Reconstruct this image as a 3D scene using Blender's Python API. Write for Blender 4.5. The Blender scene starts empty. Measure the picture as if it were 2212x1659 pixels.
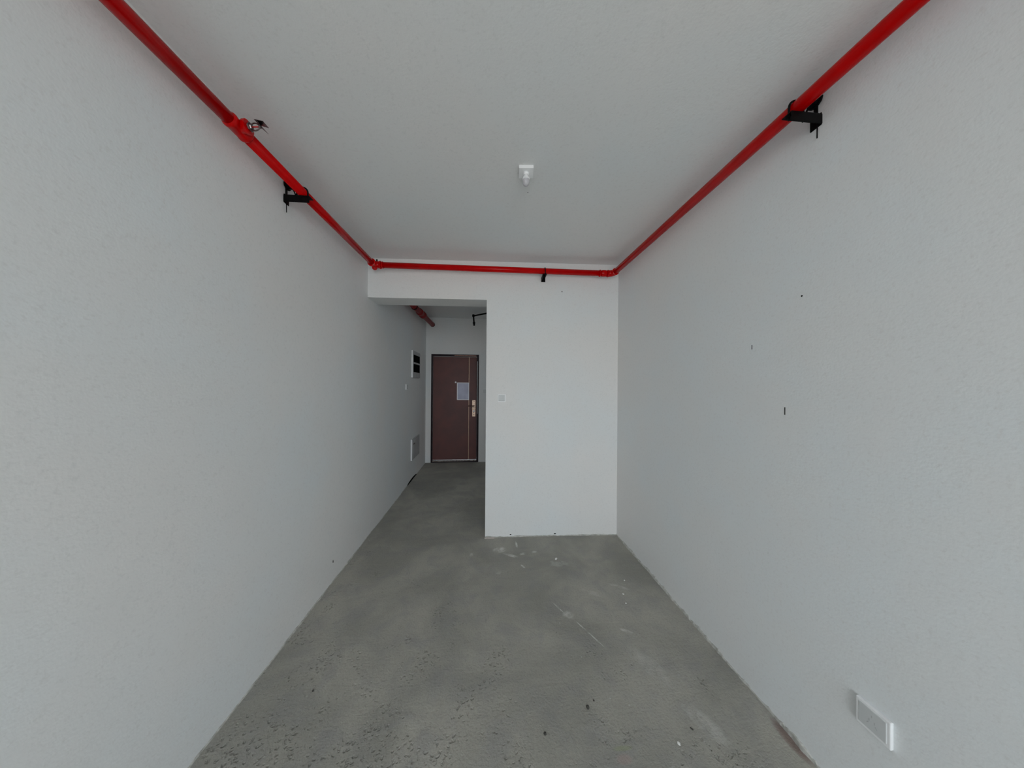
import bpy, bmesh, math, random
from mathutils import Vector, Matrix
random.seed(7)
S = bpy.context.scene
C = S.collection
PI = math.pi

# ---------------------------------------------------------------- dimensions of the flat (metres)
CAM_H = 1.53
XL, XR = -1.1654, 1.3419          # side walls
YB0, SK = 2.8879, -0.0409         # partition face: y = YB0 + SK*x
TB = 0.2624                       # partition thickness
XP = -0.0004                      # free end of the partition
ZB = 2.3772                       # underside of the header
ZC = 2.763                        # room ceiling
ZK = 2.822                        # hallway ceiling
YE = 5.6961                       # end wall with the entrance door
YN = -3.0                         # window wall behind the camera
W = 0.16                          # shell thickness
yb = lambda x: YB0 + SK * x

# ---------------------------------------------------------------- camera, world, light, exposure
cam_d = bpy.data.cameras.new('camera')
cam = bpy.data.objects.new('camera', cam_d)
C.objects.link(cam)
cam_d.sensor_fit = 'HORIZONTAL'
cam_d.sensor_width = 36.0
cam_d.lens = 620.0 / 2212.0 * 36.0
cam_d.clip_start = 0.02
cam_d.clip_end = 200
yaw, pitch, roll = 0.0898, 0.0019, -0.0074
R = Matrix.Rotation(-yaw, 4, 'Z') @ Matrix.Rotation(PI / 2 + pitch, 4, 'X') @ Matrix.Rotation(-roll, 4, 'Z')
cam.matrix_world = Matrix.Translation((0, 0, CAM_H)) @ R
S.camera = cam

world = bpy.data.worlds.new('overcast_sky')
S.world = world
world.use_nodes = True
nt = world.node_tree
bg = nt.nodes['Background']
tc = nt.nodes.new('ShaderNodeTexCoord')
sx = nt.nodes.new('ShaderNodeSeparateXYZ')
rp = nt.nodes.new('ShaderNodeValToRGB')
mp = nt.nodes.new('ShaderNodeMapRange')
mp.inputs['From Min'].default_value = -1
mp.inputs['From Max'].default_value = 1
nt.links.new(tc.outputs['Generated'], sx.inputs[0])
nt.links.new(sx.outputs['Z'], mp.inputs['Value'])
nt.links.new(mp.outputs[0], rp.inputs[0])
rp.color_ramp.elements[0].position = 0.40
rp.color_ramp.elements[0].color = (0.62, 0.62, 0.60, 1)
rp.color_ramp.elements[1].position = 0.56
rp.color_ramp.elements[1].color = (0.87, 0.945, 1.0, 1)
nt.links.new(rp.outputs[0], bg.inputs['Color'])
bg.inputs['Strength'].default_value = 3.2

pd = bpy.data.lights.new('window_portal', 'AREA')
pd.shape = 'RECTANGLE'
pd.size, pd.size_y = 2.12, 2.48
pd.cycles.is_portal = True
po = bpy.data.objects.new('window_portal', pd)
C.objects.link(po)
po.location = ((XL + XR) / 2 + 0.10, YN - W - 0.02, 1.27)
po.rotation_euler = (PI / 2, 0, 0)       # light's -Z looks along +Y, into the room

# added fill light, unseen behind the partition, that brightens the dark hallway
hd_ = bpy.data.lights.new('hallway_fill', 'AREA')
hd_.shape = 'DISK'
hd_.size = 0.5
hd_.energy = 1.6
hd_.color = (0.92, 0.97, 1.0)
ho = bpy.data.objects.new('hallway_fill', hd_)
C.objects.link(ho)
ho.location = (0.75, 4.3, 2.78)

vs = S.view_settings
S.display_settings.display_device = 'sRGB'
vs.view_transform = 'Standard'
vs.look = 'None'
vs.gamma = 1
vs.use_curve_mapping = False
vs.exposure = 1.03
S.cycles.max_bounces = 10
S.cycles.diffuse_bounces = 9
S.cycles.sample_clamp_indirect = 4

# ---------------------------------------------------------------- materials
def lin(r, g, b):
    f = lambda c: (c / 255 / 12.92) if c / 255 <= 0.04045 else ((c / 255 + 0.055) / 1.055) ** 2.4
    return (f(r), f(g), f(b), 1)

def mat(name, col, rough=0.6, metal=0.0, spec=0.5, noise=None, bump=None, coat=0.0):
    """noise=(scale, second colour, detail)  bump=(scale, strength, distance)"""
    m = bpy.data.materials.new(name)
    m.use_nodes = True
    t = m.node_tree
    p = t.nodes['Principled BSDF']
    p.inputs['Base Color'].default_value = (*col[:3], 1)
    p.inputs['Roughness'].default_value = rough
    p.inputs['Metallic'].default_value = metal
    p.inputs['Specular IOR Level'].default_value = spec
    p.inputs['Coat Weight'].default_value = coat
    g = t.nodes.new('ShaderNodeNewGeometry')
    if noise:
        n = t.nodes.new('ShaderNodeTexNoise')
        n.inputs['Scale'].default_value = noise[0]
        n.inputs['Detail'].default_value = noise[2]
        r = t.nodes.new('ShaderNodeValToRGB')
        r.color_ramp.elements[0].position = 0.35
        r.color_ramp.elements[1].position = 0.65
        r.color_ramp.elements[0].color = (*col[:3], 1)
        r.color_ramp.elements[1].color = (*noise[1][:3], 1)
        t.links.new(g.outputs['Position'], n.inputs['Vector'])
        t.links.new(n.outputs['Fac'], r.inputs[0])
        t.links.new(r.outputs[0], p.inputs['Base Color'])
    if bump:
        n = t.nodes.new('ShaderNodeTexNoise')
        n.inputs['Scale'].default_value = bump[0]
        n.inputs['Detail'].default_value = 6
        b = t.nodes.new('ShaderNodeBump')
        b.inputs['Strength'].default_value = bump[1]
        b.inputs['Distance'].default_value = bump[2]
        t.links.new(g.outputs['Position'], n.inputs['Vector'])
        t.links.new(n.outputs['Fac'], b.inputs['Height'])
        t.links.new(b.outputs[0], p.inputs['Normal'])
    return m

def math_node(t, op, a, b=None, c=None, clamp=False):
    n = t.nodes.new('ShaderNodeMath')
    n.operation = op
    n.use_clamp = clamp
    for i, v in enumerate((a, b, c)):
        if v is None:
            continue
        if isinstance(v, (int, float)):
            n.inputs[i].default_value = v
        else:
            t.links.new(v, n.inputs[i])
    return n.outputs[0]

def noise_node(t, vec, scale, detail=4, rough=0.5, dist=0.0):
    n = t.nodes.new('ShaderNodeTexNoise')
    n.inputs['Scale'].default_value = scale
    n.inputs['Detail'].default_value = detail
    n.inputs['Roughness'].default_value = rough
    n.inputs['Distortion'].default_value = dist
    t.links.new(vec, n.inputs['Vector'])
    return n

def mix_col(t, fac, a, b, blend='MIX'):
    n = t.nodes.new('ShaderNodeMix')
    n.data_type = 'RGBA'
    n.blend_type = blend
    for sock, v in ((n.inputs[0], fac), (n.inputs[6], a), (n.inputs[7], b)):
        if isinstance(v, (int, float)):
            sock.default_value = v
        elif isinstance(v, tuple):
            sock.default_value = (*v[:3], 1)
        else:
            t.links.new(v, sock)
    return n.outputs[2]

def smooth(t, v, lo, hi, a=0.0, b=1.0):
    n = t.nodes.new('ShaderNodeMapRange')
    n.interpolation_type = 'SMOOTHSTEP'
    n.inputs['From Min'].default_value = lo
    n.inputs['From Max'].default_value = hi
    n.inputs['To Min'].default_value = a
    n.inputs['To Max'].default_value = b
    t.links.new(v, n.inputs['Value'])
    return n.outputs[0]

def wall_material(name, base, cool, warm, grain=0.55):
    m = bpy.data.materials.new(name)
    m.use_nodes = True
    t = m.node_tree
    p = t.nodes['Principled BSDF']
    p.inputs['Roughness'].default_value = 0.92
    p.inputs['Specular IOR Level'].default_value = 0.2
    g = t.nodes.new('ShaderNodeNewGeometry').outputs['Position']
    n1 = noise_node(t, g, 1.1, 3)
    n2 = noise_node(t, g, 3.7, 4)
    n3 = noise_node(t, g, 70, 3, 0.6)
    c = mix_col(t, smooth(t, n1.outputs['Fac'], 0.35, 0.65), cool, warm)
    c = mix_col(t, smooth(t, n2.outputs['Fac'], 0.3, 0.7, 0.0, 0.6), c, base)
    dark = tuple(v * 0.88 for v in base[:3])
    c = mix_col(t, smooth(t, n3.outputs['Fac'], 0.50, 0.78, 0.0, grain), c, dark)
    t.links.new(c, p.inputs['Base Color'])
    b1 = t.nodes.new('ShaderNodeBump')
    b1.inputs['Strength'].default_value = 0.26
    b1.inputs['Distance'].default_value = 0.002
    hh = math_node(t, 'ADD', noise_node(t, g, 120, 3).outputs['Fac'],
                   math_node(t, 'MULTIPLY', noise_node(t, g, 9, 3).outputs['Fac'], 1.5))
    t.links.new(hh, b1.inputs['Height'])
    t.links.new(b1.outputs[0], p.inputs['Normal'])
    return m

M = {}
M['putty'] = wall_material('white_wall_putty', (0.78, 0.785, 0.78), (0.76, 0.795, 0.81), (0.80, 0.79, 0.78))
M['putty_ceiling'] = wall_material('white_ceiling_putty', (0.76, 0.765, 0.76), (0.74, 0.77, 0.78), (0.77, 0.765, 0.76))
M['ragged'] = mat('bare_plaster_edge', (0.40, 0.40, 0.37), 0.95, noise=(40, (0.60, 0.60, 0.57), 5), bump=(90, 0.6, 0.004))
M['chip_white'] = mat('white_plaster_crumb', (0.80, 0.80, 0.78), 0.9, noise=(300, (0.65, 0.65, 0.62), 2))
M['chip_dark'] = mat('dark_grit', (0.035, 0.033, 0.03), 0.9, noise=(300, (0.08, 0.08, 0.07), 2))
M['chip_pink'] = mat('pinkish_tile_edge', (0.52, 0.44, 0.41), 0.7, noise=(60, (0.62, 0.56, 0.53), 3))
M['red'] = mat('red_enamel_pipe_paint', (0.56, 0.0, 0.0005), 0.24, spec=0.16, noise=(14, (0.48, 0.0, 0.0004), 4), bump=(60, 0.05, 0.001))
M['red_fitting'] = mat('red_enamel_fitting_paint', (0.58, 0.0, 0.0005), 0.22, spec=0.22, noise=(50, (0.46, 0.0, 0.0004), 4), bump=(150, 0.12, 0.001))
M['red_shaded'] = mat('shaded_red_pipe_paint', (0.30, 0.018, 0.020), 0.5, spec=0.2, noise=(18, (0.20, 0.014, 0.016), 5), bump=(80, 0.15, 0.002))  # darker copy of the pipe red with the dim hallway put into the colour
M['black'] = mat('black_painted_steel', (0.0025, 0.0025, 0.003), 0.5, spec=0.08, noise=(40, (0.005, 0.005, 0.005), 4), bump=(200, 0.2, 0.001))
M['steel'] = mat('dull_chromed_brass', (0.16, 0.13, 0.13), 0.30, metal=1.0, noise=(200, (0.24, 0.20, 0.20), 2))
M['bulb_liquid'] = mat('red_glass_bulb', (0.5, 0.02, 0.02), 0.15, spec=0.6)
M['plastic'] = mat('white_plastic', (0.88, 0.89, 0.90), 0.35, noise=(20, (0.84, 0.85, 0.86), 2))
M['rocker'] = mat('rocker_plastic', (0.62, 0.635, 0.64), 0.45, noise=(15, (0.58, 0.60, 0.605), 2))
M['plastic_grey'] = mat('off_white_plastic', (0.62, 0.635, 0.64), 0.5, noise=(15, (0.56, 0.58, 0.585), 2))
M['lit_box_edge'] = mat('lit_white_box_edge', (0.80, 0.80, 0.82), 0.4, noise=(12, (0.86, 0.86, 0.87), 2))  # window light on the box sides, painted in as a paler colour
M['box_cover'] = mat('grey_white_cover', (0.50, 0.51, 0.52), 0.55, noise=(9, (0.44, 0.45, 0.46), 3))
M['void'] = mat('dark_cavity', (0.003, 0.003, 0.003), 0.95, spec=0.02, noise=(30, (0.008, 0.008, 0.008), 2))
M['frost'] = mat('frosted_lamp_glass', (0.50, 0.50, 0.53), 0.30, spec=0.5, noise=(30, (0.56, 0.55, 0.58), 2))
M['door'] = mat('dark_brown_steel_door', (0.135, 0.064, 0.062), 0.42, spec=0.25, noise=(5, (0.170, 0.070, 0.064), 6), bump=(260, 0.12, 0.001))
M['door_frame'] = mat('near_black_door_frame', (0.010, 0.006, 0.010), 0.45, spec=0.2, noise=(8, (0.024, 0.013, 0.018), 3))
M['gold'] = mat('rose_gold_trim', (0.72, 0.50, 0.36), 0.42, metal=0.35, noise=(40, (0.60, 0.42, 0.30), 2))
M['copper'] = mat('rose_gold_lock_plate', (0.95, 0.72, 0.56), 0.35, metal=0.25, noise=(60, (0.80, 0.55, 0.40), 2))
M['lever'] = mat('dark_bronze_lever', (0.16, 0.09, 0.075), 0.3, metal=0.8, noise=(60, (0.10, 0.06, 0.05), 2))
M['peep'] = mat('bright_peephole_cap', (0.92, 0.92, 0.95), 0.25, noise=(60, (0.85, 0.85, 0.9), 1))
M['paper_rim'] = mat('white_plastic_rim', (0.95, 0.94, 0.99), 0.4, noise=(20, (0.9, 0.9, 0.95), 1))
M['paper'] = mat('lavender_grey_sheet', (0.42, 0.43, 0.58), 0.35, noise=(7, (0.50, 0.52, 0.68), 2))
M['threshold'] = mat('worn_steel_threshold', (0.55, 0.48, 0.45), 0.4, metal=0.4, noise=(60, (0.22, 0.18, 0.16), 4))
M['alu'] = mat('white_window_profile', (0.72, 0.73, 0.74), 0.4, noise=(6, (0.68, 0.69, 0.7), 2))

def floor_material():
    m = bpy.data.materials.new('bare_cement_screed')
    m.use_nodes = True
    t = m.node_tree
    p = t.nodes['Principled BSDF']
    p.inputs['Roughness'].default_value = 0.88
    p.inputs['Specular IOR Level'].default_value = 0.25
    g = t.nodes.new('ShaderNodeNewGeometry').outputs['Position']
    big = noise_node(t, g, 1.6, 5, 0.55, 0.6).outputs['Fac']
    mid = noise_node(t, g, 6.5, 6, 0.6, 0.4).outputs['Fac']
    fine = noise_node(t, g, 90, 4, 0.7).outputs['Fac']
    # trowel sweeps: noise stretched across the hallway
    mpn = t.nodes.new('ShaderNodeMapping')
    mpn.inputs['Scale'].default_value = (1.2, 9, 1)
    mpn.inputs['Rotation'].default_value = (0, 0, 0.25)
    t.links.new(g, mpn.inputs['Vector'])
    sweep = noise_node(t, mpn.outputs[0], 2.2, 5, 0.6, 0.8).outputs['Fac']
    c = mix_col(t, smooth(t, big, 0.33, 0.67), (0.305, 0.300, 0.268), (0.430, 0.416, 0.365))
    c = mix_col(t, smooth(t, mid, 0.40, 0.72, 0, 0.45), c, (0.280, 0.280, 0.285))
    c = mix_col(t, smooth(t, sweep, 0.45, 0.75, 0, 0.35), c, (0.390, 0.380, 0.335))
    c = mix_col(t, smooth(t, fine, 0.45, 0.75, 0, 0.35), c, (0.195, 0.195, 0.178))
    # dusty plaster smears: (x, y, half length, half width, angle, weight)
    sep = t.nodes.new('ShaderNodeSeparateXYZ')
    t.links.new(g, sep.inputs[0])
    wob = noise_node(t, g, 14, 4, 0.65).outputs['Fac']
    smears = [(0.135, 2.655, 0.075, 0.055, 0.3, 0.75), (0.235, 2.56, 0.09, 0.022, -0.5, 0.55),
              (0.345, 2.58, 0.05, 0.02, 0.3, 0.5), (0.30, 2.72, 0.012, 0.085, 0.0, 0.7),
              (0.45, 2.60, 0.03, 0.02, 0.3, 0.4), (0.32, 2.40, 0.035, 0.012, -1.0, 0.6),
              (0.555, 1.87, 0.045, 0.040, 0.3, 0.42),
              (0.645, 1.72, 0.006, 0.17, 0.515, 0.55), (0.503, 1.94, 0.005, 0.075, 0.515, 0.65),
              (0.90, 1.50, 0.06, 0.16, 0.5, 0.16), (1.00, 1.22, 0.05, 0.12, 0.5, 0.24),
              (0.80, 2.05, 0.12, 0.03, -0.5, 0.18), (0.62, 2.42, 0.11, 0.06, -0.3, 0.22),
              (1.02, 2.10, 0.09, 0.02, -0.5, 0.30), (0.88, 1.72, 0.05, 0.015, -0.5, 0.55),
              (-0.12, 2.60, 0.02, 0.035, 0.0, 0.35), (0.12, 2.33, 0.04, 0.02, 0.0, 0.3)]
    dust = None
    for (cx, cy, a, b, ang, w) in smears:
        dx = math_node(t, 'SUBTRACT', sep.outputs['X'], cx)
        dy = math_node(t, 'SUBTRACT', sep.outputs['Y'], cy)
        u = math_node(t, 'DIVIDE', math_node(t, 'ADD', math_node(t, 'MULTIPLY', dx, math.cos(ang)), math_node(t, 'MULTIPLY', dy, math.sin(ang))), a)
        v = math_node(t, 'DIVIDE', math_node(t, 'SUBTRACT', math_node(t, 'MULTIPLY', dy, math.cos(ang)), math_node(t, 'MULTIPLY', dx, math.sin(ang))), b)
        d = math_node(t, 'ADD', math_node(t, 'MULTIPLY', u, u), math_node(t, 'MULTIPLY', v, v))
        k = smooth(t, d, 0.1, 1.0, min(1.0, w * 1.5), 0.0)
        dust = k if dust is None else math_node(t, 'MAXIMUM', dust, k)
    dust = math_node(t, 'MULTIPLY', dust, smooth(t, wob, 0.36, 0.62), clamp=True)
    c = mix_col(t, dust, c, (0.66, 0.66, 0.63))
    # rust-red dust by the foot of the right wall
    dx = math_node(t, 'DIVIDE', math_node(t, 'SUBTRACT', sep.outputs['X'], 1.325), 0.035)
    dy = math_node(t, 'DIVIDE', math_node(t, 'SUBTRACT', sep.outputs['Y'], 1.13), 0.10)
    d = math_node(t, 'ADD', math_node(t, 'MULTIPLY', dx, dx), math_node(t, 'MULTIPLY', dy, dy))
    c = mix_col(t, smooth(t, d, 0.1, 1.0, 0.55, 0.0), c, (0.14, 0.05, 0.045))
    # two faint blurred spots near the camera, one olive, one pinkish
    for (cx, cy, a, b, col, w) in ((0.585, 1.165, 0.055, 0.012, (0.27, 0.31, 0.17), 0.45), (0.575, 1.13, 0.04, 0.022, (0.42, 0.30, 0.28), 0.4)):
        dx = math_node(t, 'DIVIDE', math_node(t, 'SUBTRACT', sep.outputs['X'], cx), a)
        dy = math_node(t, 'DIVIDE', math_node(t, 'SUBTRACT', sep.outputs['Y'], cy), b)
        d = math_node(t, 'ADD', math_node(t, 'MULTIPLY', dx, dx), math_node(t, 'MULTIPLY', dy, dy))
        c = mix_col(t, smooth(t, d, 0.1, 1.0, w, 0.0), c, col)
    # pale specks
    vo = t.nodes.new('ShaderNodeTexVoronoi')
    vo.inputs['Scale'].default_value = 13
    t.links.new(g, vo.inputs['Vector'])
    speck = smooth(t, vo.outputs['Distance'], 0.03, 0.075, 1, 0)
    pick = math_node(t, 'GREATER_THAN', noise_node(t, g, 2.3, 2).outputs['Fac'], 0.56)
    c = mix_col(t, math_node(t, 'MULTIPLY', math_node(t, 'MULTIPLY', speck, pick), 0.45), c, (0.60, 0.60, 0.57))
    t.links.new(c, p.inputs['Base Color'])
    # relief: float marks, grit and clustered pits, rougher towards the left foreground
    pit = t.nodes.new('ShaderNodeTexVoronoi')
    pit.inputs['Scale'].default_value = 52
    va = t.nodes.new('ShaderNodeVectorMath'); va.operation = 'MULTIPLY_ADD'
    t.links.new(noise_node(t, g, 22, 5, 0.65).outputs['Color'], va.inputs[0])
    va.inputs[1].default_value = (0.045, 0.045, 0.045)
    t.links.new(g, va.inputs[2])
    t.links.new(va.outputs[0], pit.inputs['Vector'])
    pits = smooth(t, pit.outputs['Distance'], 0.05, 0.45, 1, 0)
    cl = noise_node(t, g, 5.0, 4, 0.6, 0.5).outputs['Fac']
    side = math_node(t, 'ADD', math_node(t, 'MULTIPLY', sep.outputs['X'], -0.06), math_node(t, 'MULTIPLY', sep.outputs['Y'], -0.10))
    cm = smooth(t, math_node(t, 'ADD', cl, side), 0.36, 0.50)
    h = math_node(t, 'MULTIPLY', math_node(t, 'MULTIPLY', pits, cm), -1.5)
    h = math_node(t, 'ADD', h, math_node(t, 'MULTIPLY', mid, 2.2))
    h = math_node(t, 'ADD', h, math_node(t, 'MULTIPLY', sweep, 0.6))
    h = math_node(t, 'ADD', h, math_node(t, 'MULTIPLY', fine, 0.8))
    b = t.nodes.new('ShaderNodeBump')
    b.inputs['Strength'].default_value = 1.0
    b.inputs['Distance'].default_value = 0.004
    t.links.new(h, b.inputs['Height'])
    t.links.new(b.outputs[0], p.inputs['Normal'])
    return m
M['floor'] = floor_material()

# ---------------------------------------------------------------- mesh helpers
def bx(bm, x0, y0, z0, x1, y1, z1):
    vs_ = [bm.verts.new((x, y, z)) for z in (z0, z1) for (x, y) in ((x0, y0), (x1, y0), (x1, y1), (x0, y1))]
    for f in ((0, 3, 2, 1), (4, 5, 6, 7), (0, 1, 5, 4), (1, 2, 6, 5), (2, 3, 7, 6), (3, 0, 4, 7)):
        bm.faces.new([vs_[i] for i in f])

def frame_of(d):
    d = d.normalized()
    a = Vector((0, 0, 1)) if abs(d.z) < 0.9 else Vector((1, 0, 0))
    u = d.cross(a).normalized()
    return u, d.cross(u).normalized()

def tube(bm, pts, radii, seg=20, cap=True):
    """sweep along pts; radii one number or one per point; parallel-transported rings"""
    pts = [Vector(p) for p in pts]
    n = len(pts)
    if not hasattr(radii, '__len__'):
        radii = [radii] * n
    rings = []
    u = None
    for i, p in enumerate(pts):
        d = (pts[min(i + 1, n - 1)] - pts[max(i - 1, 0)]).normalized()
        if u is None:
            u, v = frame_of(d)
        else:
            u = (u - d * u.dot(d)).normalized()
        v = d.cross(u)
        rings.append([bm.verts.new(p + (u * math.cos(2 * PI * k / seg) + v * math.sin(2 * PI * k / seg)) * radii[i]) for k in range(seg)])
    for i in range(n - 1):
        for k in range(seg):
            f = bm.faces.new((rings[i][k], rings[i][(k + 1) % seg], rings[i + 1][(k + 1) % seg], rings[i + 1][k]))
            f.smooth = True
    if cap:
        bm.faces.new(rings[0][::-1])
        bm.faces.new(rings[-1])

def lathe(bm, base, axis, prof, seg=20):
    """prof: list of (distance along axis, radius) - doubled points keep hard steps"""
    base = Vector(base); axis = Vector(axis).normalized()
    u, v = frame_of(axis)
    rings = [[bm.verts.new(base + axis * t_ + (u * math.cos(2 * PI * k / seg) + v * math.sin(2 * PI * k / seg)) * max(r, 1e-5)) for k in range(seg)] for t_, r in prof]
    for i in range(len(rings) - 1):
        for k in range(seg):
            bm.faces.new((rings[i][k], rings[i][(k + 1) % seg], rings[i + 1][(k + 1) % seg], rings[i + 1][k]))
    bm.faces.new(rings[0][::-1]); bm.faces.new(rings[-1])

def obj(name, bm, m, parent=None, bevel=0, smooth_=None, loc=None):
    me = bpy.data.meshes.new(name)
    bmesh.ops.recalc_face_normals(bm, faces=bm.faces)
    if loc is not None:
        bmesh.ops.translate(bm, verts=bm.verts, vec=-Vector(loc))
    bm.to_mesh(me); bm.free()
    me.materials.append(M[m])
    o = bpy.data.objects.new(name, me)
    C.objects.link(o)
    if loc is not None:
        o.location = loc
    if parent is not None:
        o.parent = parent
    if smooth_:
        for pl in me.polygons:
            pl.use_smooth = True
        me.set_sharp_from_angle(angle=math.radians(smooth_))
    if bevel:
        b = o.modifiers.new('bevel', 'BEVEL')
        b.width = bevel; b.segments = 2; b.limit_method = 'ANGLE'
    return o

def tag(o, label=None, cat=None, group=None, kind=None):
    if label: o['label'] = label
    if cat: o['category'] = cat
    if group: o['group'] = group
    if kind: o['kind'] = kind
    return o

def thing(name, label, cat, loc=(0, 0, 0), rotz=0, group=None):
    o = bpy.data.objects.new(name, None)
    C.objects.link(o)
    o.empty_display_size = 0.05
    o.location = loc
    o.rotation_euler = (0, 0, rotz)
    return tag(o, label, cat, group)

def struct(name, bm, m, label=None, cat=None, parent=None):
    o = obj(name, bm, m, parent)
    return tag(o, label, cat, kind='structure') if parent is None else o

def skew(bm):
    for v in bm.verts:
        v.co.y += SK * v.co.x

# ---------------------------------------------------------------- the shell
DZ0, DZ1, DX0, DX1 = 0.0, 2.113, -1.064, -0.144      # opening of the entrance door

bm = bmesh.new(); bx(bm, XL - W, YN - W, -0.15, XR + W, YE + W, 0.0)
floor = struct('floor', bm, 'floor', 'bare grey cement screed floor with dust smears and small pits', 'floor')

bm = bmesh.new()
bx(bm, XL - W, YN - W, ZC, XR + W, YB0 + TB * 0.5, ZK + 0.2)
bx(bm, XL - W, YB0 + TB * 0.5, ZK, XR + W, YE + W, ZK + 0.2)
struct('ceiling', bm, 'putty_ceiling', 'plain white puttied ceiling over the room and the hallway behind', 'ceiling')

bm = bmesh.new(); bx(bm, XL - W, YN - W, 0, XL, YE + W, ZK)
wall_left = struct('wall_left', bm, 'putty', 'long white puttied wall on the left running back to the entrance', 'wall')
bm = bmesh.new(); bx(bm, XR, YN - W, 0, XR + W, YE + W, ZK)
wall_right = struct('wall_right', bm, 'putty', 'white puttied wall on the right with two short vertical slits', 'wall')

# partition with header over the hallway opening
bm = bmesh.new()
prof = [(XP, 0), (XR, 0), (XR, ZK), (XL, ZK), (XL, ZB), (XP, ZB)]
fr = [bm.verts.new((x, YB0 + SK * x, z)) for x, z in prof]
bk = [bm.verts.new((x, YB0 + SK * x + TB, z)) for x, z in prof]
bm.faces.new(fr); bm.faces.new(bk[::-1])
for i in range(6):
    j = (i + 1) % 6
    bm.faces.new((fr[i], bk[i], bk[j], fr[j]))
wall_mid = struct('wall_front', bm, 'putty', 'white partition facing the camera with a header beam over the hallway opening', 'wall')

bm = bmesh.new()
bx(bm, XL, YE, 0, DX0, YE + W, ZK)
bx(bm, DX1, YE, 0, XR, YE + W, ZK)
bx(bm, DX0, YE, DZ1, DX1, YE + W, ZK)
struct('wall_far', bm, 'putty', 'short white end wall around the brown entrance door', 'wall')

# window wall behind the camera: wide balcony opening that lets the daylight in
WX0, WX1, WZ0, WZ1 = XL + 0.30, XR - 0.10, 0.06, 2.52
bm = bmesh.new()
bx(bm, XL, YN - W, 0, WX0, YN, ZC)
bx(bm, WX1, YN - W, 0, XR, YN, ZC)
bx(bm, WX0, YN - W, 0, WX1, YN, WZ0)
bx(bm, WX0, YN - W, WZ1, WX1, YN, ZC)
struct('wall_back', bm, 'putty', 'wall with the balcony opening behind the camera', 'wall')
bm = bmesh.new()
f = 0.05
bx(bm, WX0, YN - 0.10, WZ0, WX0 + f, YN - 0.04, WZ1)
bx(bm, WX1 - f, YN - 0.10, WZ0, WX1, YN - 0.04, WZ1)
bx(bm, WX0 + f, YN - 0.10, WZ0, WX1 - f, YN - 0.04, WZ0 + f)
bx(bm, WX0 + f, YN - 0.10, WZ1 - f, WX1 - f, YN - 0.04, WZ1)
struct('window_1', bm, 'alu', 'open balcony window frame behind the camera', 'window')

# ragged plaster feet where the walls meet the screed
def ragged(name, p0, p1, inward, hmin, hmax, thick, label, mkey='ragged', n=160):
    rnd = random.Random(sum(map(ord, name)))
    bm = bmesh.new()
    p0 = Vector((*p0, 0)); p1 = Vector((*p1, 0)); q = Vector((*inward, 0))
    prev = None
    h = (hmin + hmax) / 2; w = thick
    for i in range(n + 1):
        h = min(hmax, max(hmin, h + rnd.uniform(-1, 1) * (hmax - hmin) * 0.35))
        w = min(thick * 1.5, max(thick * 0.4, w + rnd.uniform(-1, 1) * thick * 0.3))
        c = p0.lerp(p1, i / n)
        ring = [bm.verts.new(c - q * 0.004), bm.verts.new(c + q * w), bm.verts.new(c + q * w * 0.75 + Vector((0, 0, h * 0.8))), bm.verts.new(c - q * 0.004 + Vector((0, 0, h)))]
        if prev:
            for k in range(4):
                bm.faces.new((prev[k], prev[(k + 1) % 4], ring[(k + 1) % 4], ring[k]))
        else:
            bm.faces.new(ring)
        prev = ring
    bm.faces.new(prev[::-1])
    return struct(name, bm, mkey, label, 'wall foot')
ragged('baseboard_right', (XR, 0.3), (XR, yb(XR)), (-1, 0), 0.006, 0.026, 0.008, 'ragged strip of bare plaster along the foot of the right wall', n=260)
ragged('baseboard_left', (XL, 0.3), (XL, 5.0), (1, 0), 0.002, 0.011, 0.005, 'thin ragged plaster edge along the foot of the left wall', n=300)
ragged('baseboard_front', (XP + 0.005, yb(XP)), (XR - 0.01, yb(XR)), (0, -1), 0.004, 0.013, 0.007, 'chipped plaster edge under the partition facing the camera', n=140)

# small dark marks that belong to the walls
def wall_mark(name, parent, x0, y0, z0, x1, y1, z1):
    b_ = bmesh.new(); bx(b_, x0, y0, z0, x1, y1, z1)
    return obj(name, b_, 'void', parent)
wall_mark('slit', wall_right, XR - 0.0008, 1.3395, 1.717, XR + 0.004, 1.3425, 1.740)
wall_mark('slit', wall_right, XR - 0.0008, 1.1765, 1.403, XR + 0.004, 1.1797, 1.437)
def dot(name, parent, c, axis, r):
    b_ = bmesh.new(); lathe(b_, Vector(c) - Vector(axis) * 0.003, axis, [(0, r), (0.0035, r), (0.004, r * 0.5)], 10)
    return obj(name, b_, 'void', parent)
dot('nail_hole', wall_right, (XR, 1.111, 1.918), (-1, 0, 0), 0.0035)
dot('nail_hole', wall_mid, (0.76, yb(0.76), 2.477), (0, -1, 0), 0.005)
dot('nail_hole', bpy.data.objects['ceiling'], (0.257, 1.824, ZC), (0, 0, -1), 0.003)
wall_mark('scuff', wall_left, XL - 0.003, 2.325, 0.146, XL + 0.0006, 2.334, 0.165)
bm = bmesh.new()       # dark gap under the left wall in the hallway
pts = [(4.42, 0.004, 0.010), (4.50, 0.004, 0.022), (4.62, 0.003, 0.030), (4.78, 0.003, 0.030), (4.92, 0.003, 0.020), (4.98, 0.002, 0.008)]
a_ = [bm.verts.new((XL + 0.006, y, z0)) for y, z0, z1 in pts]; b2 = [bm.verts.new((XL + 0.006, y, z1)) for y, z0, z1 in pts]
c_ = [bm.verts.new((XL - 0.01, y, z0)) for y, z0, z1 in pts]; d_ = [bm.verts.new((XL - 0.01, y, z1)) for y, z0, z1 in pts]
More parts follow.
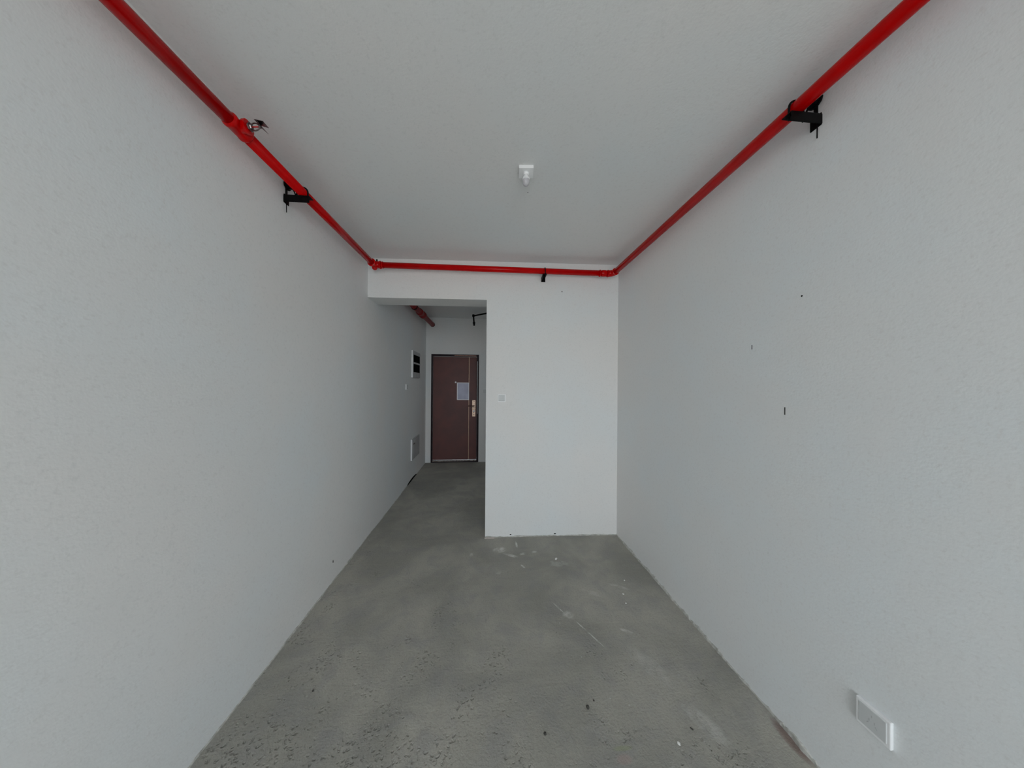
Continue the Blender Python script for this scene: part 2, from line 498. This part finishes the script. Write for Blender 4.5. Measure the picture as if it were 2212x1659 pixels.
for i in range(len(pts) - 1):
    bm.faces.new((a_[i], a_[i + 1], b2[i + 1], b2[i])); bm.faces.new((c_[i], d_[i], d_[i + 1], c_[i + 1]))
    bm.faces.new((b2[i], b2[i + 1], d_[i + 1], d_[i])); bm.faces.new((a_[i], c_[i], c_[i + 1], a_[i + 1]))
bm.faces.new((a_[0], b2[0], d_[0], c_[0])); bm.faces.new((a_[-1], c_[-1], d_[-1], b2[-1]))
obj('crack', bm, 'void', wall_left)
for x, s in ((0.255, 0.006), (0.705, 0.008)):
    b_ = bmesh.new()
    bmesh.ops.create_icosphere(b_, subdivisions=1, radius=s)
    for v in b_.verts: v.co = Vector((v.co.x * 1.6, v.co.y * 0.4, v.co.z * 0.8)) + Vector((x, yb(x) - 0.001, 0.022))
    obj('chipped_hole', b_, 'void', wall_mid)

# ---------------------------------------------------------------- entrance door
YD = YE + 0.035            # face of the leaf, set back in its frame
LX0, LX1, LZ0, LZ1 = -1.034, -0.186, 0.045, 2.066
bm = bmesh.new()
bx(bm, LX0, YD, LZ0, -0.349, YD + 0.06, LZ1)
bx(bm, -0.349, YD + 0.006, LZ0, -0.327, YD + 0.06, LZ1)
bx(bm, -0.327, YD, LZ0, LX1, YD + 0.06, LZ1)
door = obj('door_1', bm, 'door', None, bevel=0.002)
tag(door, 'dark brown steel entrance door with rose-gold strip and a notice', 'door', kind='structure')
bm = bmesh.new()
bx(bm, DX0, YE - 0.008, 0, LX0 - 0.003, YE + 0.13, DZ1)
bx(bm, LX1 + 0.003, YE - 0.008, 0, DX1, YE + 0.13, DZ1)
bx(bm, LX0 - 0.003, YE - 0.008, LZ1 + 0.004, LX1 + 0.003, YE + 0.13, DZ1)
obj('door_frame', bm, 'door_frame', door, bevel=0.003)
bm = bmesh.new(); bx(bm, LX1 + 0.010, YE - 0.012, 0.95, LX1 + 0.018, YE - 0.008, 1.98)
tag(obj('frame_strip', bm, 'plastic_grey', door), 'pale strip on the lock side')  # pale strip along part of the lock-side frame
bm = bmesh.new(); bx(bm, -0.62, YE - 0.014, LZ1 + 0.014, LX1 - 0.01, YE - 0.008, LZ1 + 0.030)
obj('frame_bar', bm, 'lever', door)  # dark bronze bar on the right part of the top frame
bm = bmesh.new(); bx(bm, -0.342, YD - 0.001, LZ0 + 0.01, -0.334, YD + 0.007, LZ1 - 0.005)
tag(obj('trim_strip', bm, 'gold', door), 'thin rose-gold vertical strip')
bm = bmesh.new()
bx(bm, LX0 - 0.003, YE - 0.004, 0, LX1 + 0.003, YE + 0.13, 0.018)
bx(bm, LX0 - 0.003, YE + 0.02, 0.018, LX1 + 0.003, YE + 0.13, 0.036)
obj('threshold', bm, 'door_frame', door, bevel=0.002)
bm = bmesh.new()
x = LX0
rnd = random.Random(3)
while x < LX1 - 0.02:
    L_ = rnd.uniform(0.05, 0.12)
    bx(bm, x, YE + 0.010, 0.017, min(x + L_, LX1), YE + 0.03, 0.028 + rnd.uniform(0, 0.004))
    x += L_ + rnd.uniform(0.0, 0.012)
obj('threshold_bead', bm, 'threshold', door)
bm = bmesh.new(); lathe(bm, (-0.598, YD, 1.566), (0, -1, 0), [(0, 0.017), (0.006, 0.017), (0.010, 0.013), (0.010, 0.007)], 20)
tag(obj('peephole', bm, 'peep', door, smooth_=40), 'bright round peephole')
# lock set
bm = bmesh.new(); bx(bm, -0.272, YD - 0.014, 1.066, -0.206, YD + 0.001, 1.214); bx(bm, -0.274, YD - 0.018, 1.036, -0.204, YD + 0.001, 1.060); bx(bm, -0.271, YD - 0.012, 0.893, -0.207, YD + 0.001, 1.032)
plate = obj('lock_plate', bm, 'copper', door, bevel=0.003)
tag(plate, 'rose-gold lock plate')
bm = bmesh.new(); tube(bm, [(-0.236, YD - 0.014, 1.102), (-0.236, YD - 0.045, 1.102), (-0.245, YD - 0.055, 1.102), (-0.30, YD - 0.055, 1.100), (-0.352, YD - 0.052, 1.103)], [0.013, 0.012, 0.011, 0.010, 0.009], 14)
obj('lever', bm, 'lever', plate, smooth_=60)
bm = bmesh.new(); lathe(bm, (-0.238, YD - 0.012, 1.000), (0, -1, 0), [(0, 0.018), (0.012, 0.018), (0.016, 0.013)], 18)
obj('knob', bm, 'peep', plate, smooth_=40)
for z, r, dx_ in ((1.188, 0.010, 0.003), (1.152, 0.005, 0.004), (1.128, 0.004, 0.004), (0.974, 0.009, 0.0), (0.932, 0.010, 0.0)):
    bm = bmesh.new(); lathe(bm, (-0.238 + dx_, YD - 0.0125 if z < 1 else YD - 0.0145, z), (0, -1, 0), [(0, r), (0.0012, r)], 14)
    obj('keyhole', bm, 'lever', plate)

# framed notice stuck on the door
nt_ = thing('notice', 'white-rimmed plastic notice sleeve stuck on the brown door beside the peephole', 'notice', (-0.453, YD, 1.39))
bm = bmesh.new()
hx, hz, rw = 0.119, 0.172, 0.015
bx(bm, -hx, -0.006, -hz, -hx + rw, -0.0005, hz); bx(bm, hx - rw, -0.006, -hz, hx, -0.0005, hz)
bx(bm, -hx + rw, -0.006, -hz, hx - rw, -0.0005, -hz + rw); bx(bm, -hx + rw, -0.006, hz - rw, hx - rw, -0.0005, hz)
tag(obj('rim', bm, 'paper_rim', nt_), 'white rim')
bm = bmesh.new(); bx(bm, -hx + rw, -0.003, -hz + rw, hx - rw, -0.0008, hz - rw)
tag(obj('sheet', bm, 'paper', nt_), 'lavender-grey sheet')

# ---------------------------------------------------------------- plates and boxes on the walls
def plate_thing(name, label, cat, loc, rotz, w, h, d, kind_='rocker', group=None):
    """local: x across, -y out of the wall, z up, centre at loc"""
    t_ = thing(name, label, cat, loc, rotz, group)
    b_ = bmesh.new(); bx(b_, -w / 2, -d, -h / 2, w / 2, 0, h / 2)
    obj('face_plate', b_, 'plastic', t_, bevel=0.0025)
    b_ = bmesh.new(); bx(b_, -w * 0.40, -d - 0.0018, -h * 0.38, w * 0.40, -d + 0.002, h * 0.40)
    if kind_ == 'rocker':
        obj('rocker', b_, 'rocker', t_, bevel=0.002)
        b_ = bmesh.new(); bx(b_, -w * 0.36, -d - 0.0026, -h * 0.33, w * 0.36, -d - 0.0005, -h * 0.285)
        obj('indicator_line', b_, 'box_cover', t_)
    else:
        obj('insert', b_, 'rocker', t_, bevel=0.002)
        for (px, pz, ang) in ((0, 0.016, 0), (-0.011, -0.012, 0.6), (0.011, -0.012, -0.6), (-0.007, 0.0, 0), (0.007, 0.0, 0)):
            b_ = bmesh.new(); bx(b_, -0.0012, -0.0004, -0.004, 0.0012, 0.0008, 0.004)
            o = obj('pin_slot', b_, 'box_cover', t_); o.location = (px, -d - 0.0018, pz); o.rotation_euler = (0, ang, 0)
    return t_
SKA = math.atan(SK)
plate_thing('light_switch', 'square white light switch on the partition right of the hallway opening', 'light switch', (0.1555, yb(0.1555), 1.393), SKA, 0.080, 0.078, 0.009)
plate_thing('light_switch', 'white light switch on the end wall beside the entrance door, half hidden by the partition', 'light switch', (-0.022, YE, 1.391), 0, 0.086, 0.092, 0.009)
plate_thing('light_switch', 'small white switch plate on the left hallway wall under the fuse box', 'light switch', (XL, 4.325, 1.483), PI / 2, 0.084, 0.082, 0.014)
plate_thing('power_socket', 'white power socket low on the right wall near the camera', 'power socket', (XR, 0.872, 0.382), -PI / 2, 0.090, 0.090, 0.013, 'socket')

# fuse box with two dark openings
fb = thing('fuse_box', 'fuse box with painted lit edge and two black openings, upper on the left hallway wall', 'fuse box', (XL, 4.86, 1.842))
hy, hz, d = 0.247, 0.212, 0.022
oy0, oy1 = 4.655 - 4.86, 5.085 - 4.86
wins = [(0.033, 0.153), (-0.127, 0.006)]
bm = bmesh.new()
bx(bm, 0, -hy, -hz, d, oy0, hz)
bx(bm, 0, oy1, -hz, d, hy, hz)
bx(bm, 0, oy0, wins[0][1], d, oy1, hz)
bx(bm, 0, oy0, wins[1][1], d, oy1, wins[0][0])
bx(bm, 0, oy0, -hz, d, oy1, wins[1][0])
obj('cover', bm, 'box_cover', fb)
bm = bmesh.new(); bx(bm, 0, -hy - 0.003, -hz - 0.002, d + 0.001, -hy, hz + 0.002)
tag(obj('lit_side', bm, 'lit_box_edge', fb), 'side facing the window, its light painted in as white')
for z0, z1 in wins:
    bm = bmesh.new(); bx(bm, 0.004, oy0, z0, d - 0.002, oy1, z1)
    tag(obj('opening', bm, 'void', fb), 'black opening')
lb = thing('junction_box', 'low flat white junction box cover on the left hallway wall near the floor', 'junction box', (XL, 4.86, 0.49))
hy, hz, d = 0.247, 0.163, 0.020
bm = bmesh.new(); bx(bm, 0, -hy, -hz, d, hy, hz)
obj('cover', bm, 'box_cover', lb, bevel=0.002)
bm = bmesh.new(); bx(bm, 0, -hy - 0.003, -hz - 0.002, d + 0.001, -hy, hz + 0.002)
tag(obj('lit_side', bm, 'lit_box_edge', lb), 'side facing the window, its light painted in as white')
bm = bmesh.new(); bx(bm, d - 0.002, -hy + 0.05, -hz + 0.035, d + 0.003, hy - 0.05, hz - 0.035)
obj('door_panel', bm, 'box_cover', lb, bevel=0.001)
bm = bmesh.new(); bx(bm, d + 0.002, -hy + 0.07, 0.075, d + 0.008, -hy + 0.16, 0.088)
obj('latch', bm, 'lever', lb)

# ---------------------------------------------------------------- red fire pipe round the room
PR = 0.0262
zL = lambda y: 2.632 + (y - 0.85) * (2.650 - 2.632) / 1.95
L0 = Vector((-1.090, -2.26, 2.612)); L1 = Vector((-1.090, 0.70, 2.630))
CL = Vector((-1.062, 2.812, 2.650))      # left corner
CR = Vector((1.250, 2.752, 2.6395))      # right corner
R1 = Vector((1.250, 0.70, 2.668)); R0 = Vector((1.250, -2.26, 2.69))
fp = thing('fire_pipe', 'red enamelled sprinkler pipe run along the tops of left, facing and right walls', 'pipe', (CL.x, CL.y, CL.z))
def fobj(name, bm, m, root, **k):
    for v in bm.verts: v.co -= root.location
    return obj(name, bm, m, root, **k)

lp = lambda y: L1.lerp(CL, (y - L1.y) / (CL.y - L1.y))
TEE = lp(1.345)
bm = bmesh.new(); tube(bm, [L0, L1, lp(1.30)], PR, 28); fobj('pipe_length', bm, 'red', fp)
bm = bmesh.new(); tube(bm, [lp(1.39), lp(CL.y - 0.05)], PR, 28); fobj('pipe_length', bm, 'red', fp)
bm = bmesh.new(); tube(bm, [CL + Vector((0.04, -0.0015, 0)), CR + Vector((-0.03, 0.001, 0))], PR + 0.0012, 28); fobj('pipe_length', bm, 'red', fp)
bm = bmesh.new(); tube(bm, [CR + Vector((0, -0.03, 0)), R1, R0], PR + 0.001, 28); fobj('pipe_length', bm, 'red', fp)

def bead(bm, c, axis, r, w):
    axis = Vector(axis).normalized()
    lathe(bm, Vector(c) - axis * w / 2, axis, [(0, r * 0.90), (w * 0.2, r), (w * 0.8, r), (w, r * 0.90)], 28)

# tee with the side sprinkler
ax = (CL - L1).normalized()
bm = bmesh.new()
lathe(bm, TEE - ax * 0.050, ax, [(0, 0.0266), (0.006, 0.0305), (0.010, 0.0318), (0.016, 0.0318), (0.020, 0.0300), (0.080, 0.0300), (0.084, 0.0318), (0.090, 0.0318), (0.094, 0.0305), (0.100, 0.0266)], 28)
br = Vector((1, -0.02, 0.10)).normalized()
lathe(bm, TEE, br, [(0, 0.026), (0.030, 0.026), (0.033, 0.029), (0.045, 0.029), (0.047, 0.022)], 24)
fobj('tee_fitting', bm, 'red_fitting', fp, smooth_=50)

hd = TEE + br * 0.047
u_ = Vector((0, 0, 1)); s_ = br.cross(u_).normalized(); u_ = s_.cross(br).normalized()
bm = bmesh.new()
lathe(bm, hd, br, [(0, 0.014), (0.004, 0.014), (0.004, 0.018), (0.009, 0.018), (0.009, 0.012), (0.013, 0.010)], 6)
for sg in (1, -1):      # the two frame arms, meeting in a boss in front of the seat
    arc = [hd + br * (0.009 + 0.036 * k / 10) + u_ * sg * (0.0165 * math.sin(PI * (0.22 + 0.70 * k / 10))) for k in range(11)]
    tube(bm, arc, 0.0026, 8)
lathe(bm, hd + br * 0.040, br, [(0, 0.004), (0.003, 0.007), (0.010, 0.006)], 12)
sh = fobj('sprinkler_head', bm, 'steel', fp, smooth_=40)
tag(sh, 'dull chrome sidewall sprinkler head')
bm = bmesh.new(); tube(bm, [hd + br * 0.012, hd + br * 0.040], 0.0028, 10); o = fobj('glass_bulb', bm, 'bulb_liquid', fp); o.parent = sh
# deflector: long hood above, toothed tab below
def quad_plate(bm, pts, nrm, th):
    n_ = Vector(nrm).normalized() * th
    a = [bm.verts.new(Vector(p)) for p in pts]; b = [bm.verts.new(Vector(p) + n_) for p in pts]
    bm.faces.new(a[::-1]); bm.faces.new(b)
    for i in range(len(a)):
        j = (i + 1) % len(a)
        bm.faces.new((a[i], a[j], b[j], b[i]))
bm = bmesh.new()
e = hd + br * 0.048
quad_plate(bm, [e + u_ * 0.004 - s_ * 0.012, e + u_ * 0.004 + s_ * 0.012, e + u_ * 0.022 + s_ * 0.014 - br * 0.012, e + u_ * 0.022 - s_ * 0.014 - br * 0.012], br, 0.0015)
quad_plate(bm, [e + u_ * 0.020 - s_ * 0.014 - br * 0.016, e + u_ * 0.020 + s_ * 0.014 - br * 0.016, e + u_ * 0.008 + s_ * 0.017 + br * 0.022, e + u_ * 0.008 - s_ * 0.017 + br * 0.022], u_, 0.0018)
for k in (-1, 0, 1):
    quad_plate(bm, [e - u_ * 0.002 + s_ * (k * 0.009 - 0.0035), e - u_ * 0.002 + s_ * (k * 0.009 + 0.0035), e - u_ * 0.019 + s_ * (k * 0.010 + 0.0045) + br * 0.018, e - u_ * 0.019 + s_ * (k * 0.010 - 0.0045) + br * 0.018], br, 0.0015)
o = fobj('deflector', bm, 'steel', fp); o.parent = sh

# corner elbows
def elbow(c, d_in, d_out, r, bead_r, a, name='elbow_fitting'):
    """quarter bend: from c - d_in*a to c + d_out*a"""
    c = Vector(c); d_in = Vector(d_in).normalized(); d_out = Vector(d_out).normalized()
    p0 = c - d_in * a; p2 = c + d_out * a
    pts = [p0.lerp(c, t).lerp(c.lerp(p2, t), t) for t in [i / 10 for i in range(11)]]
    b_ = bmesh.new(); tube(b_, pts, r, 28)
    bead(b_, p0, d_in, bead_r, 0.014); bead(b_, p2, d_out, bead_r, 0.014)
    return fobj(name, b_, 'red_fitting', fp, smooth_=50)
elbow(CL, ax, (1, -0.02, 0), 0.0315, 0.0365, 0.058)
bm = bmesh.new(); lathe(bm, CL + Vector((0.072, -0.0025, 0)), (1, -0.026, 0), [(0, 0.030), (0.004, 0.0315), (0.012, 0.0315), (0.014, 0.028)], 24); fobj('lock_nut', bm, 'red_fitting', fp, smooth_=40)
# small plug nub under the left elbow
bm = bmesh.new(); lathe(bm, CL + Vector((0.006, -0.004, -0.020)), (0.25, -0.2, -1), [(0, 0.024), (0.016, 0.024), (0.020, 0.018), (0.026, 0.016)], 20); fobj('pipe_plug', bm, 'red_fitting', fp, smooth_=40)
bm = bmesh.new(); lathe(bm, CL + Vector((0.030, -0.012, 0.030)), (0, 0, 1), [(0, 0.007), (0.016, 0.007)], 6); fobj('stud', bm, 'black', fp)
elbow(CR, (1, -0.026, 0), (0, -1, 0.012), 0.0310, 0.0345, 0.055)
bm = bmesh.new(); bead(bm, CR + Vector((-0.135, 0.003, 0.0)), (1, -0.026, 0), 0.0335, 0.012); bead(bm, CR + Vector((-0.095, 0.002, 0.0)), (1, -0.026, 0), 0.0315, 0.05); fobj('coupling', bm, 'red_fitting', fp, smooth_=40)

# hallway pipe, ending in the end wall
HP = [Vector((-1.066, yb(XL) + TB - 0.02, 2.645)), Vector((-1.046, YE + 0.02, 2.684))]
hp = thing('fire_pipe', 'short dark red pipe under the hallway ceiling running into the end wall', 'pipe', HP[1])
bm = bmesh.new(); tube(bm, HP, 0.041, 28); fobj('pipe_length', bm, 'red_shaded', hp)
bm = bmesh.new()
hx_ = (HP[1] - HP[0]).normalized()
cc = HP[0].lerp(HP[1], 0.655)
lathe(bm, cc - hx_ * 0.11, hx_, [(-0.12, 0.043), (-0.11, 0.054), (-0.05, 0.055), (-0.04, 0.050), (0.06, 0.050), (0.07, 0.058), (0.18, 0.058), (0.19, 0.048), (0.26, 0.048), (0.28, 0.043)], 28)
fobj('coupling', bm, 'red_shaded', hp, smooth_=50)
bm = bmesh.new(); lathe(bm, HP[1] - hx_ * 0.035, hx_, [(0, 0.045), (0.02, 0.045), (0.03, 0.042)], 24); fobj('end_shadow', bm, 'black', hp, smooth_=50)  # black ring standing in for the shadow where the pipe meets the wall
bm = bmesh.new(); bx(bm, -1.062, 4.30, 2.702, -1.056, 4.33, 2.822); lathe(bm, (-1.058, 4.30, 2.661), (0, 1, 0), [(0, 0.046), (0.03, 0.046)], 24); fobj('hanger', bm, 'black', hp)

# black drop pipe at the far right of the hallway
gp = thing('drop_pipe', 'thin black pipe with a downward bend under the hallway ceiling, right of the door', 'pipe', (-0.235, 5.2, 2.76))
bm = bmesh.new()
tube(bm, [(-0.235, 5.2, 2.760), (-0.02, 5.012, 2.762), (0.55, 4.512, 2.765)], 0.0135, 14); fobj('pipe_arm', bm, 'black', gp)
bm = bmesh.new(); tube(bm, [(-0.235, 5.2, 2.765), (-0.235, 5.2, 2.745), (-0.226, 5.2, 2.64)], 0.0135, 14); fobj('pipe_drop', bm, 'black', gp)
bm = bmesh.new(); lathe(bm, (-0.237, 5.2, 2.785), (0, 0, -1), [(0, 0.012), (0.003, 0.022), (0.040, 0.022), (0.044, 0.014)], 16); fobj('elbow_fitting', bm, 'black', gp, smooth_=40)
bm = bmesh.new(); lathe(bm, (-0.226, 5.2, 2.645), (0.05, 0, -1), [(0, 0.014), (0.003, 0.023), (0.022, 0.023), (0.026, 0.015), (0.044, 0.015), (0.048, 0.019), (0.060, 0.015)], 16); fobj('end_cap', bm, 'black', gp, smooth_=40)
bm = bmesh.new(); lathe(bm, (0.25, 4.775, 2.778), (0, 0, 1), [(0, 0.008), (0.05, 0.008)], 8); fobj('ceiling_rod', bm, 'black', gp)

# ---------------------------------------------------------------- black wall brackets
def bracket(label, loc, rotz, dist, arm_len, pr, flip=1, rod=0.055):
    """loc: pipe-centre height projected onto the wall; local -y = out of the wall, x along it"""
    t_ = thing('pipe_bracket', label, 'bracket', loc, rotz, None)
    za = -pr - 0.0015
    b_ = bmesh.new()
    bx(b_, -0.020, -arm_len, za - 0.004, 0.020, 0, za)                 # upper flange
    bx(b_, -0.020 * flip - 0.002, -arm_len, za - 0.042, -0.020 * flip + 0.002, 0, za - 0.003)   # hanging flange
    obj('arm', b_, 'black', t_, bevel=0.001)
    b_ = bmesh.new(); bx(b_, -0.020, -0.005, za - 0.045, 0.020, 0, za + 0.004); bx(b_, -0.007, -0.005, za, 0.007, 0, 0.045)
    obj('wall_plate', b_, 'black', t_, bevel=0.001)
    b_ = bmesh.new(); r = pr + 0.0045
    arc = [(0, -dist - r, za - 0.022)] + [(0, -dist - r * math.cos(a), r * math.sin(a)) for a in [PI * k / 14 for k in range(15)]] + [(0, -dist + r, za - 0.022)]
    tube(b_, arc, 0.0042, 10)
    obj('u_bolt', b_, 'black', t_)
    for sg in (-1, 1):
        b_ = bmesh.new(); lathe(b_, (0, -dist + sg * r, za - 0.004), (0, 0, -1), [(0, 0.0085), (0.008, 0.0085)], 6); obj('nut', b_, 'black', t_)
    b_ = bmesh.new(); lathe(b_, (0, -0.004, 0.036), (0, -1, 0), [(0, 0.027), (0.007, 0.028), (0.008, 0.021), (0.026, 0.021), (0.030, 0.017), (0.040, 0.010)], 12)
    obj('anchor_bolt', b_, 'black', t_)
    b_ = bmesh.new(); tube(b_, [(0.004, -0.036, 0.020), (0.004, -dist * 0.62, za)], 0.0035, 8); obj('brace', b_, 'black', t_)
    if rod:
        b_ = bmesh.new(); tube(b_, [(-0.012 * flip, -0.010, za), (-0.012 * flip, -0.012, za - 0.045 - rod)], 0.0022, 8); obj('threaded_rod', b_, 'black', t_)
    return t_
yL = 1.775
bracket('black angle bracket holding the red pipe on the left wall, past the sprinkler', (XL, yL, lp(yL).z), PI / 2, lp(yL).x - XL, 0.140, PR, flip=1)
yR = 1.06
rz = R1.lerp(CR, (yR - R1.y) / (CR.y - R1.y)).z
bracket('black angle bracket holding the red pipe on the right wall', (XR, yR, rz), -PI / 2, XR - 1.25, 0.135, PR + 0.0012, flip=-1, rod=0.05)
xB = 0.568
bracket('small black bracket under the red pipe on the partition facing the camera', (xB, yb(xB), CL.z + (CR.z - CL.z) * (xB - CL.x) / (CR.x - CL.x)), SKA, yb(xB) - (CL.y + (CR.y - CL.y) * (xB - CL.x) / (CR.x - CL.x)), 0.105, PR + 0.001, flip=1, rod=0)

# ---------------------------------------------------------------- bare bulb on the ceiling
lamp = thing('ceiling_bulb', 'small unlit bulb in a square white holder on the ceiling', 'light bulb', (0.2195, 1.635, ZC), -0.106)
bm = bmesh.new(); bx(bm, -0.0415, -0.0415, -0.018, 0.0415, 0.0415, 0)
obj('mounting_plate', bm, 'plastic', lamp, bevel=0.002)
bm = bmesh.new(); lathe(bm, (0, 0, -0.016), (0, 0, -1), [(0, 0.0175), (0.009, 0.0175), (0.011, 0.0155), (0.016, 0.0150)], 28)
obj('lamp_holder', bm, 'plastic', lamp, smooth_=40)
bm = bmesh.new(); lathe(bm, (0, 0, -0.031), (0, 0, -1), [(0, 0.0105), (0.004, 0.0115), (0.016, 0.0215), (0.024, 0.0222), (0.026, 0.020)], 28)
obj('bulb_base', bm, 'plastic', lamp, smooth_=40)
bm = bmesh.new(); lathe(bm, (0, 0, -0.056), (0, 0, -1), [(0, 0.0200), (0.006, 0.0203), (0.014, 0.0200), (0.022, 0.0182), (0.029, 0.0145), (0.034, 0.0085), (0.036, 0.001)], 28)
obj('bulb_globe', bm, 'frost', lamp, smooth_=60)

# ---------------------------------------------------------------- crumbs lying on the screed
def crumb(name, label, cat, x, y, sx_, sy_, sz_, m, seed):
    rnd = random.Random(seed)
    b_ = bmesh.new(); bmesh.ops.create_icosphere(b_, subdivisions=2, radius=1)
    for v in b_.verts:
        k = 1 + rnd.uniform(-0.22, 0.22)
        v.co = Vector((v.co.x * sx_ * k, v.co.y * sy_ * k, max(v.co.z, -0.55) * sz_ * k))
    mz = min(v.co.z for v in b_.verts)
    for v in b_.verts: v.co.z -= mz
    o = obj(name, b_, m); o.location = (x, y, 0); o.rotation_euler = (0, 0, rnd.uniform(0, 6))
    return tag(o, label, cat)
crumb('plaster_chip', 'white plaster chip on the floor in front of the partition', 'plaster chip', 0.622, 2.476, 0.014, 0.009, 0.006, 'chip_white', 1)
crumb('plaster_chip', 'small white chip by the right wall, middle of three', 'plaster chip', 1.010, 2.021, 0.008, 0.006, 0.004, 'chip_white', 2)
crumb('plaster_chip', 'small white chip by the right wall, nearest the camera of three', 'plaster chip', 0.987, 1.934, 0.006, 0.005, 0.004, 'chip_white', 3)
crumb('plaster_chip', 'small white chip by the right wall, furthest from the camera of three', 'plaster chip', 1.090, 2.161, 0.006, 0.005, 0.004, 'chip_white', 4)
crumb('plaster_chip', 'white chip lying in the right foreground of the floor', 'plaster chip', 0.831, 1.159, 0.007, 0.005, 0.004, 'chip_white', 5)
crumb('grit_pebble', 'largest dark pebble on the floor, centre right foreground', 'pebble', 0.491, 1.325, 0.009, 0.007, 0.007, 'chip_dark', 6)
crumb('grit_pebble', 'tiny dark pebble just behind the largest pebble', 'pebble', 0.531, 1.352, 0.005, 0.004, 0.003, 'chip_dark', 7)
crumb('grit_pebble', 'dark elongated grit crumb between the largest pebble and the right wall', 'pebble', 0.924, 1.204, 0.007, 0.003, 0.003, 'chip_dark', 8)
crumb('grit_pebble', 'dark crumb closest to the bottom centre of the floor', 'pebble', 0.268, 1.240, 0.007, 0.006, 0.005, 'chip_dark', 9)
crumb('grit_pebble', 'dark crumb in the left foreground near the left wall', 'pebble', -0.845, 1.51, 0.005, 0.004, 0.004, 'chip_dark', 10)
bm = bmesh.new(); bx(bm, 0, -0.014, 0, 0.10, 0.0, 0.006)
o = obj('tile_sliver', bm, 'chip_pink', None, bevel=0.001); o.location = (-0.004, yb(0) - 0.014, 0); o.rotation_euler = (0, 0, -0.04)
tag(o, 'pinkish tile sliver lying at the corner of the partition', 'tile piece')
